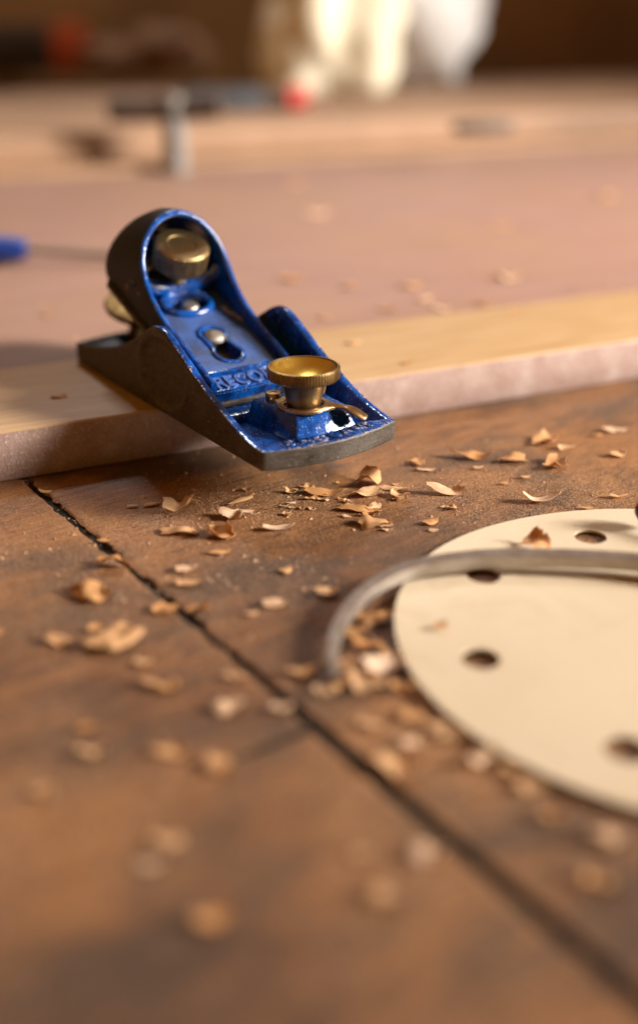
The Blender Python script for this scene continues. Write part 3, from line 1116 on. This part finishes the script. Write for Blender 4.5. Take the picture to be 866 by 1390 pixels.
# ------------------------------------------------------------------ wood shavings
def shaving_mesh(L, W, curl, twist, crumple, seed, nu=12, nv=6):
    """curled strip with ragged ends and a real thickness, resting at z = 0 (mm)"""
    rnd = random.Random(seed)
    jag = [rnd.uniform(-.09, .09) for _ in range(nv + 1)]
    jag2 = [rnd.uniform(-.09, .09) for _ in range(nv + 1)]
    top = []
    for i in range(nu + 1):
        for j in range(nv + 1):
            f = i / nu - .5
            g = j / nv - .5
            f2 = f + (jag[j] * max(0, -f * 2) ** 2 + jag2[j] * max(0, f * 2) ** 2) * .8
            wid = W * (0.62 + 0.38 * math.cos(f * math.pi)) * (1 + .3 * noise.noise(Vector((f * 4, seed, g))))
            yy = g * wid
            A = curl * f2
            if abs(curl) > 0.05:
                R = L / curl
                x, z = R * math.sin(A), R * (1 - math.cos(A))
            else:
                x, z = L * f2, 0
            tw = twist * f2
            y, z = yy * math.cos(tw), z + yy * math.sin(tw)
            z += W * .12 * (abs(g) * 2) ** 2 * (1 if seed % 2 else -1)
            nz = Vector((x * 2.2 / L, y * 3.0 / L, seed * 3.7))
            k = crumple * L / 11
            x += k * noise.noise(nz)
            y += k * noise.noise(nz + Vector((9, 0, 0)))
            z += k * 1.3 * noise.noise(nz + Vector((0, 9, 0)))
            top.append(Vector((x, y, z)))
    nw = nv + 1
    th = 0.15
    nor = []
    for i in range(nu + 1):
        for j in range(nw):
            a = top[min(nu, i + 1) * nw + j] - top[max(0, i - 1) * nw + j]
            b = top[i * nw + min(nv, j + 1)] - top[i * nw + max(0, j - 1)]
            n = a.cross(b)
            nor.append(n.normalized() if n.length > 1e-9 else Vector((0, 0, 1)))
    V = top + [p - n * th for p, n in zip(top, nor)]
    N = len(top)
    Fc = []
    for i in range(nu):
        for j in range(nv):
            q = (i * nw + j, i * nw + j + 1, (i + 1) * nw + j + 1, (i + 1) * nw + j)
            Fc.append(q)
            Fc.append(tuple(N + k for k in reversed(q)))
    loop = [j for j in range(nw)] + [i * nw + nv for i in range(1, nu + 1)] + [nu * nw + j for j in range(nv - 1, -1, -1)] + [i * nw for i in range(nu - 1, 0, -1)]
    for k in range(len(loop)):
        a, b = loop[k], loop[(k + 1) % len(loop)]
        Fc.append((b, a, N + a, N + b))
    lo = min(v.z for v in V)
    return [(v.x, v.y, (v.z - lo) * .8) for v in V], Fc


def shaving(px, py, wpx, asp, rot, curl, crumple, z, label, group=None, twist=0.4, lift=0.0, name='wood_shaving'):
    p, t = at(px, py, z)
    L = wpx * t / F_PX * (0.80 if py < 900 else 0.72)
    seed = int(px * 7 + py * 13)
    L *= 1.0 / max(.55, abs(math.cos(math.radians(rot))))
    V, Fc = shaving_mesh(L * (1.0 + .12 * abs(curl)), max(1.2, L * asp * 1.25), curl * .62, twist * (1 + seed % 5 * .35) * (1 if seed % 3 else -1), crumple * 1.35, seed)
    o = mesh(name, V, Fc, M['chip'], None, None, 70, (p.x * MM, p.y * MM, (z + lift) * MM), math.radians(rot))
    return tag(o, label, 'wood shaving', group)


NEAR = 'shavings on the bench below the plane'
# px, py, width, aspect, rotation, curl, crumple, label
sharp = [
    (180, 687, 18, .30, 12, .6, .3, 'tiny flat shaving leftmost in the row left of the plane toe'),
    (206, 685, 24, .32, 20, -.7, .3, 'short orange shaving just right of the tiny leftmost one'),
    (240, 690, 34, .85, 30, 2.2, 1.8, 'crumpled pale shaving standing in the row left of the toe'),
    (263, 681, 15, .5, -50, 1.0, .5, 'small upright sliver beside the crumpled pale shaving'),
    (326, 680, 40, .22, 38, .8, .4, 'thin slanted splinter left of the plane toe'),
    (321, 702, 44, .62, 8, 1.5, 1.6, 'cupped pinkish shaving below the thin slanted splinter'),
    (243, 723, 56, .42, -6, -1.6, .5, 'smooth arched shaving between seam and cupped pinkish shaving'),
    (300, 727, 48, .6, -10, 1.6, 2.0, 'crumpled tan shaving right of the smooth arched one'),
    (298, 750, 32, .42, 10, .8, .6, 'flat faded shaving under the crumpled tan one'),
    (378, 717, 46, .30, 14, 1.4, .5, 'open curled shaving lying alone below the toe corner'),
    (395, 683, 15, .3, 5, .3, .2, 'faint small flake close below the toe corner'),
    (141, 734, 20, .5, 5, .8, .5, 'small pale chip lying on the dark seam'),
    (153, 768, 48, .55, -8, -1.7, 1.5, 'arched orange shaving left of the seam'),
    (128, 808, 64, .62, -14, 1.2, 2.6, 'large crumpled shaving left of the seam, below the arched orange one'),
    (253, 773, 30, .55, 15, 1.2, .8, 'pale chip right of the seam, upper of two'),
    (257, 793, 36, .5, 12, .8, .8, 'pinkish chip right of the seam, lower of two'),
    (387, 775, 21, .7, 8, .8, .6, 'single roundish chip on bare bench below the open curled shaving'),
    (373, 821, 36, .55, 20, 1.0, 1.1, 'blurred tan shaving midway between seam and calipers'),
    (445, 806, 32, .7, 10, 1.4, 1.4, 'orange lump of shaving left of the caliper bend'),
    (440, 670, 62, .32, -8, .8, .8, 'long brown shaving lying just under the toe'),
    (497, 672, 46, .45, 24, 1.0, 1.5, 'frilled pale shaving under the standing curl in front of the toe'),
    (501, 655, 21, .9, 60, 4.4, 1.0, 'tight curl standing in front of the toe'),
    (480, 692, 50, .40, -14, -1.0, .5, 'broad peeled shaving in front of the frilled one'),
    (505, 713, 42, .75, 8, -.9, .9, 'folded tan shaving nearest the camera in front of the toe'),
    (536, 664, 38, .32, -10, 1.0, .6, 'thin ragged shaving right of the standing curl'),
    (605, 669, 52, .42, 6, 1.3, 1.4, 'ragged shaving alone on the bench right of the toe'),
    (582, 710, 28, .5, 20, .9, .8, 'short chip above the edge of the sanding disc, larger of two'),
    (588, 720, 15, .6, 10, .6, .4, 'tiny chip touching the larger one above the sanding disc'),
    (566, 629, 24, .7, 10, 1.2, 1.0, 'pale knob of shaving right of the toe corner'),
    (578, 638, 27, .32, -6, .6, .3, 'flat sliver just below the pale knob of shaving'),
    (641, 621, 62, .30, -8, .9, 1.0, 'long pale shaving in the row right of the plane'),
    (694, 625, 42, .5, 10, -.9, .8, 'wide tan shaving right of the long pale one'),
    (649, 635, 15, .5, 20, .5, .4, 'little chip under the long pale shaving'),
    (684, 656, 12, .6, 10, .5, .3, 'lone speck of a chip above the disc'),
    (712, 648, 15, .6, -10, .5, .3, 'small dark orange chip left of the curled hook'),
    (737, 600, 24, .6, 60, 1.8, 1.0, 'upright orange shaving standing at the right of the bench'),
    (768, 609, 24, .5, 12, .8, .8, 'pale flat chip right of the upright orange shaving'),
    (753, 632, 26, .7, 50, 2.0, 1.0, 'frayed shaving below the pale flat chip'),
    (735, 680, 52, .30, 4, 2.0, .8, 'hooked shaving with a raised end just above the disc'),
    (796, 690, 20, .35, -20, .4, .2, 'thin splinter at the upper rim of the disc'),
    (838, 674, 26, .45, 10, 1.0, .9, 'pink tufted shaving near the right edge above the disc'),
    (836, 618, 22, .8, 10, 1.6, 1.0, 'small frilled shaving near the right edge of the bench'),
    (832, 586, 36, .42, -6, .9, .7, 'tan shaving farthest right on the bench'),
    (809, 591, 16, .5, 10, .6, .4, 'dark chip left of the farthest right tan shaving'),
    (62, 668, 20, .4, -30, .6, .4, 'grey sliver lodged in the seam near the board'),
]
for r in sharp:
    shaving(*r[:3], r[3], r[4], r[5], r[6], 0.1, r[7], NEAR)
for i in range(34):
    rr = random.Random(300 + i)
    x, y = rr.gauss(470, 55), rr.gauss(682, 16)
    if y < 652:
        continue
    shaving(x, y, rr.uniform(7, 19), rr.uniform(.35, .8), rr.uniform(-60, 60), rr.uniform(.4, 2.0), 1.4, 0.0,
            'tiny thin flake in the sprinkle of flakes under the toe of the plane', 'tiny flakes under the toe')
soft_left = [
    (225, 828, 32, 'blurred tan chip lying in the seam left of the caliper tip'), (270, 827, 34, 'blurred chip just right of the seam, level with the chip lying in it'),
    (150, 872, 72, 'long pale blurred shaving left of the seam, widest there'), (132, 855, 28, 'small blurred chip touching the top of the long pale shaving'),
    (80, 872, 34, 'blurred orange chip left of the long pale shaving'), (340, 834, 18, 'tiny blurred chip left of the tan shaving midway to the calipers'),
    (4, 860, 16, 'blurred chip cut by the left edge of the picture'), (318, 920, 30, 'blurred chip against the left side of the seam above the crack'),
    (310, 962, 52, 'pale blurred shaving left of the seam just above the crack'), (382, 963, 36, 'round blurred chip on the seam where the crack meets it'),
    (228, 934, 42, 'right one of two touching blurred chips left of the crack'), (205, 928, 30, 'left one of two touching blurred chips left of the crack'),
    (230, 1022, 46, 'bright tall blurred shaving below the crack'), (118, 987, 28, 'faint blurred chip left of the bright tall shaving, upper of two'),
    (125, 1022, 44, 'faint blurred shaving left of the bright tall one, lower of two'), (300, 1042, 40, 'faint blurred chip right of the bright tall shaving'),
    (228, 1142, 50, 'pale blurred chip alone on the near bench'), (290, 1248, 62, 'golden blurred chip nearest the bottom edge'),
    (205, 1175, 40, 'dim blurred chip below left of the pale one on the near bench'), (60, 1075, 34, 'dim blurred chip low at the left edge of the bench'),
    (195, 900, 24, 'small blurred chip below the long pale shaving')]
for i, (x, y, w, lb) in enumerate(soft_left):
    rr = random.Random(i)
    shaving(x, y, w, rr.uniform(.4, .7), rr.uniform(-30, 30), rr.uniform(.6, 1.8), 1.4, 0.1, lb, 'blurred shavings on the near bench')
soft_right = [(498, 842, 46, 'pale shaving inside the caliper bend, farthest from the camera'), (525, 840, 34, 'orange shaving inside the caliper bend against the disc'),
              (478, 858, 36, ''), (520, 905, 62, ''), (495, 930, 60, ''), (462, 932, 42, ''), (560, 972, 46, ''), (596, 988, 40, ''),
              (540, 1045, 62, 'broad blurred shaving lying on the seam below the heap'), (652, 1030, 52, ''), (695, 1046, 52, ''),
              (822, 1138, 52, 'blurred shaving below the disc near the right edge, upper of two'), (580, 1162, 46, 'blurred chip right of the seam on the near bench'),
              (745, 1110, 40, 'blurred chip under the lower rim of the disc'), (410, 915, 44, 'blurred shaving left of the caliper tip on the seam'), (545, 935, 40, ''), (505, 985, 46, ''), (560, 1010, 40, ''),
              (615, 1000, 36, ''), (500, 880, 40, ''), (470, 905, 46, ''), (640, 1000, 40, ''), (580, 945, 36, ''), (720, 1070, 46, ''), (490, 1160, 30, 'small blurred chip left of the seam on the near bench'),
              (440, 940, 36, ''), (535, 890, 30, ''), (520, 1220, 44, 'faint blurred chip left of the seam close to the bottom edge'), (810, 1200, 44, 'blurred shaving below the disc near the right edge, lower of two')]
for i, (x, y, w, lb) in enumerate(soft_right):
    rr = random.Random(i + 50)
    shaving(x, y, w, rr.uniform(.45, .75), rr.uniform(-35, 35), rr.uniform(.8, 2.2), 1.5, 0.1,
            lb or 'out-of-focus wood shaving heaped against the lower left rim of the sanding disc', 'blurred shavings along the disc')
shaving(722, 742, 30, .7, 60, 2.8, 1.4, 2.6, 'curled shaving standing on the sanding disc behind the calipers', None)
shaving(597, 850, 22, .6, 10, .8, .5, 2.9, 'small orange chip lying on the sanding disc in front of the calipers', None)
on_strip = [(480, 466, 20, 'orange chip on the pale edging near the plane'), (552, 494, 16, 'tiny dark chip near the front of the pale edging'), (80, 539, 22, 'small chip on the edging left of the plane')]
for x, y, w, lb in on_strip:
    shaving(x, y, w, .5, 20, .9, .7, 18.1, lb, None)
shaving(688, 378, 38, .6, 10, 1.2, 1.6, 18.0, 'orange-brown shaving alone on the pink board at right', None)
pink = [(820, 268, 26, 'blurred chip on the pink board nearest the right edge'), (402, 250, 30, 'farthest blurred chip on the pink board'),
        (430, 292, 34, 'pale blurred chip on the pink board, second farthest'), (475, 390, 24, 'pale round chip on the pink board right of the plane hood'),
        (560, 390, 28, 'pale chip on the pink board, right of the round one'), (395, 380, 30, 'tan chip on the pink board nearest the plane hood'),
        (680, 308, 30, 'tan chip on the pink board above the orange-brown shaving'), (525, 420, 24, ''), (65, 428, 16, 'tiny chip on the pink board left of the plane'),
        (655, 414, 22, ''), (440, 432, 20, 'chip on the pink board beside the right cheek of the plane'), (700, 425, 20, ''), (600, 420, 24, ''), (575, 407, 22, '')]
for i, (x, y, w, lb) in enumerate(pink):
    rr = random.Random(i + 90)
    shaving(x, y, w, .5, rr.uniform(-20, 20), .9, .8, 18.0, lb or 'small blurred chip on the pink board close to the pale edging', 'pale chips on the pink board')

# ------------------------------------------------------------------ sawdust
random.seed(11)
V, Fc = [], []


def grain(x, y, z, r):
    b = len(V)
    an = random.random() * 6.28
    e = random.uniform(.5, 1.6)
    for k in range(3):
        a = an + k * 2.094
        V.append((x + r * e * math.cos(a), y + r * math.sin(a), z))
    V.append((x + random.uniform(-.3, .3) * r, y, z + r * random.uniform(.4, 1.0)))
    Fc.extend([(b, b + 1, b + 3), (b + 1, b + 2, b + 3), (b + 2, b, b + 3)])


for i in range(42000):
    if random.random() < .6:
        px, py = random.gauss(470, 170), random.gauss(680, 42)
    else:
        px, py = random.uniform(0, 866), random.uniform(560, 1100)
    if py < 560 or py > 1250:
        continue
    p, t = at(px, py, 0)
    nrm = (p.xy - E0).dot(bn)
    if nrm > -1 or (p.xy - DC).length < RD + 1:
        continue
    if noise.noise(Vector((p.x * .06, p.y * .06, 3))) < random.uniform(-.5, .35):
        continue
    grain(p.x, p.y, -0.35, abs(random.gauss(.09, .09)) + .07)
for i in range(1200):                            # larger crumbs
    px, py = random.gauss(420, 230), random.gauss(740, 110)
    if not 560 < py < 1200:
        continue
    p, t = at(px, py, 0)
    if (p.xy - E0).dot(bn) > -1 or (p.xy - DC).length < RD + 1:
        continue
    grain(p.x, p.y, -0.35, random.uniform(.2, .5) + .6 * random.random() ** 5)
for i in range(420):                            # flecks on the board
    al, nn = random.uniform(-200, 600), random.uniform(4, 560)
    q = E0 + bd * al + bn * nn
    grain(q.x, q.y, 17.9, random.uniform(.25, .5) + (random.uniform(0, .9) if nn > 75 else 0))
for i in range(2200):                           # along the foot of the board and in the seam
    al = random.uniform(-20, 300)
    q = E0 + bd * al - bn * abs(random.gauss(0, 2.5))
    grain(q.x, q.y, -0.35, random.uniform(.1, .35))
sd_o = mesh('sawdust', V, Fc, mat_plain('sawdust', (0.42, 0.25, 0.145), .9), None, None, 5)
sd_o['kind'] = 'stuff'
sd_o['label'] = 'fine pale sawdust sprinkled over the brown bench'
sd_o['category'] = 'sawdust'
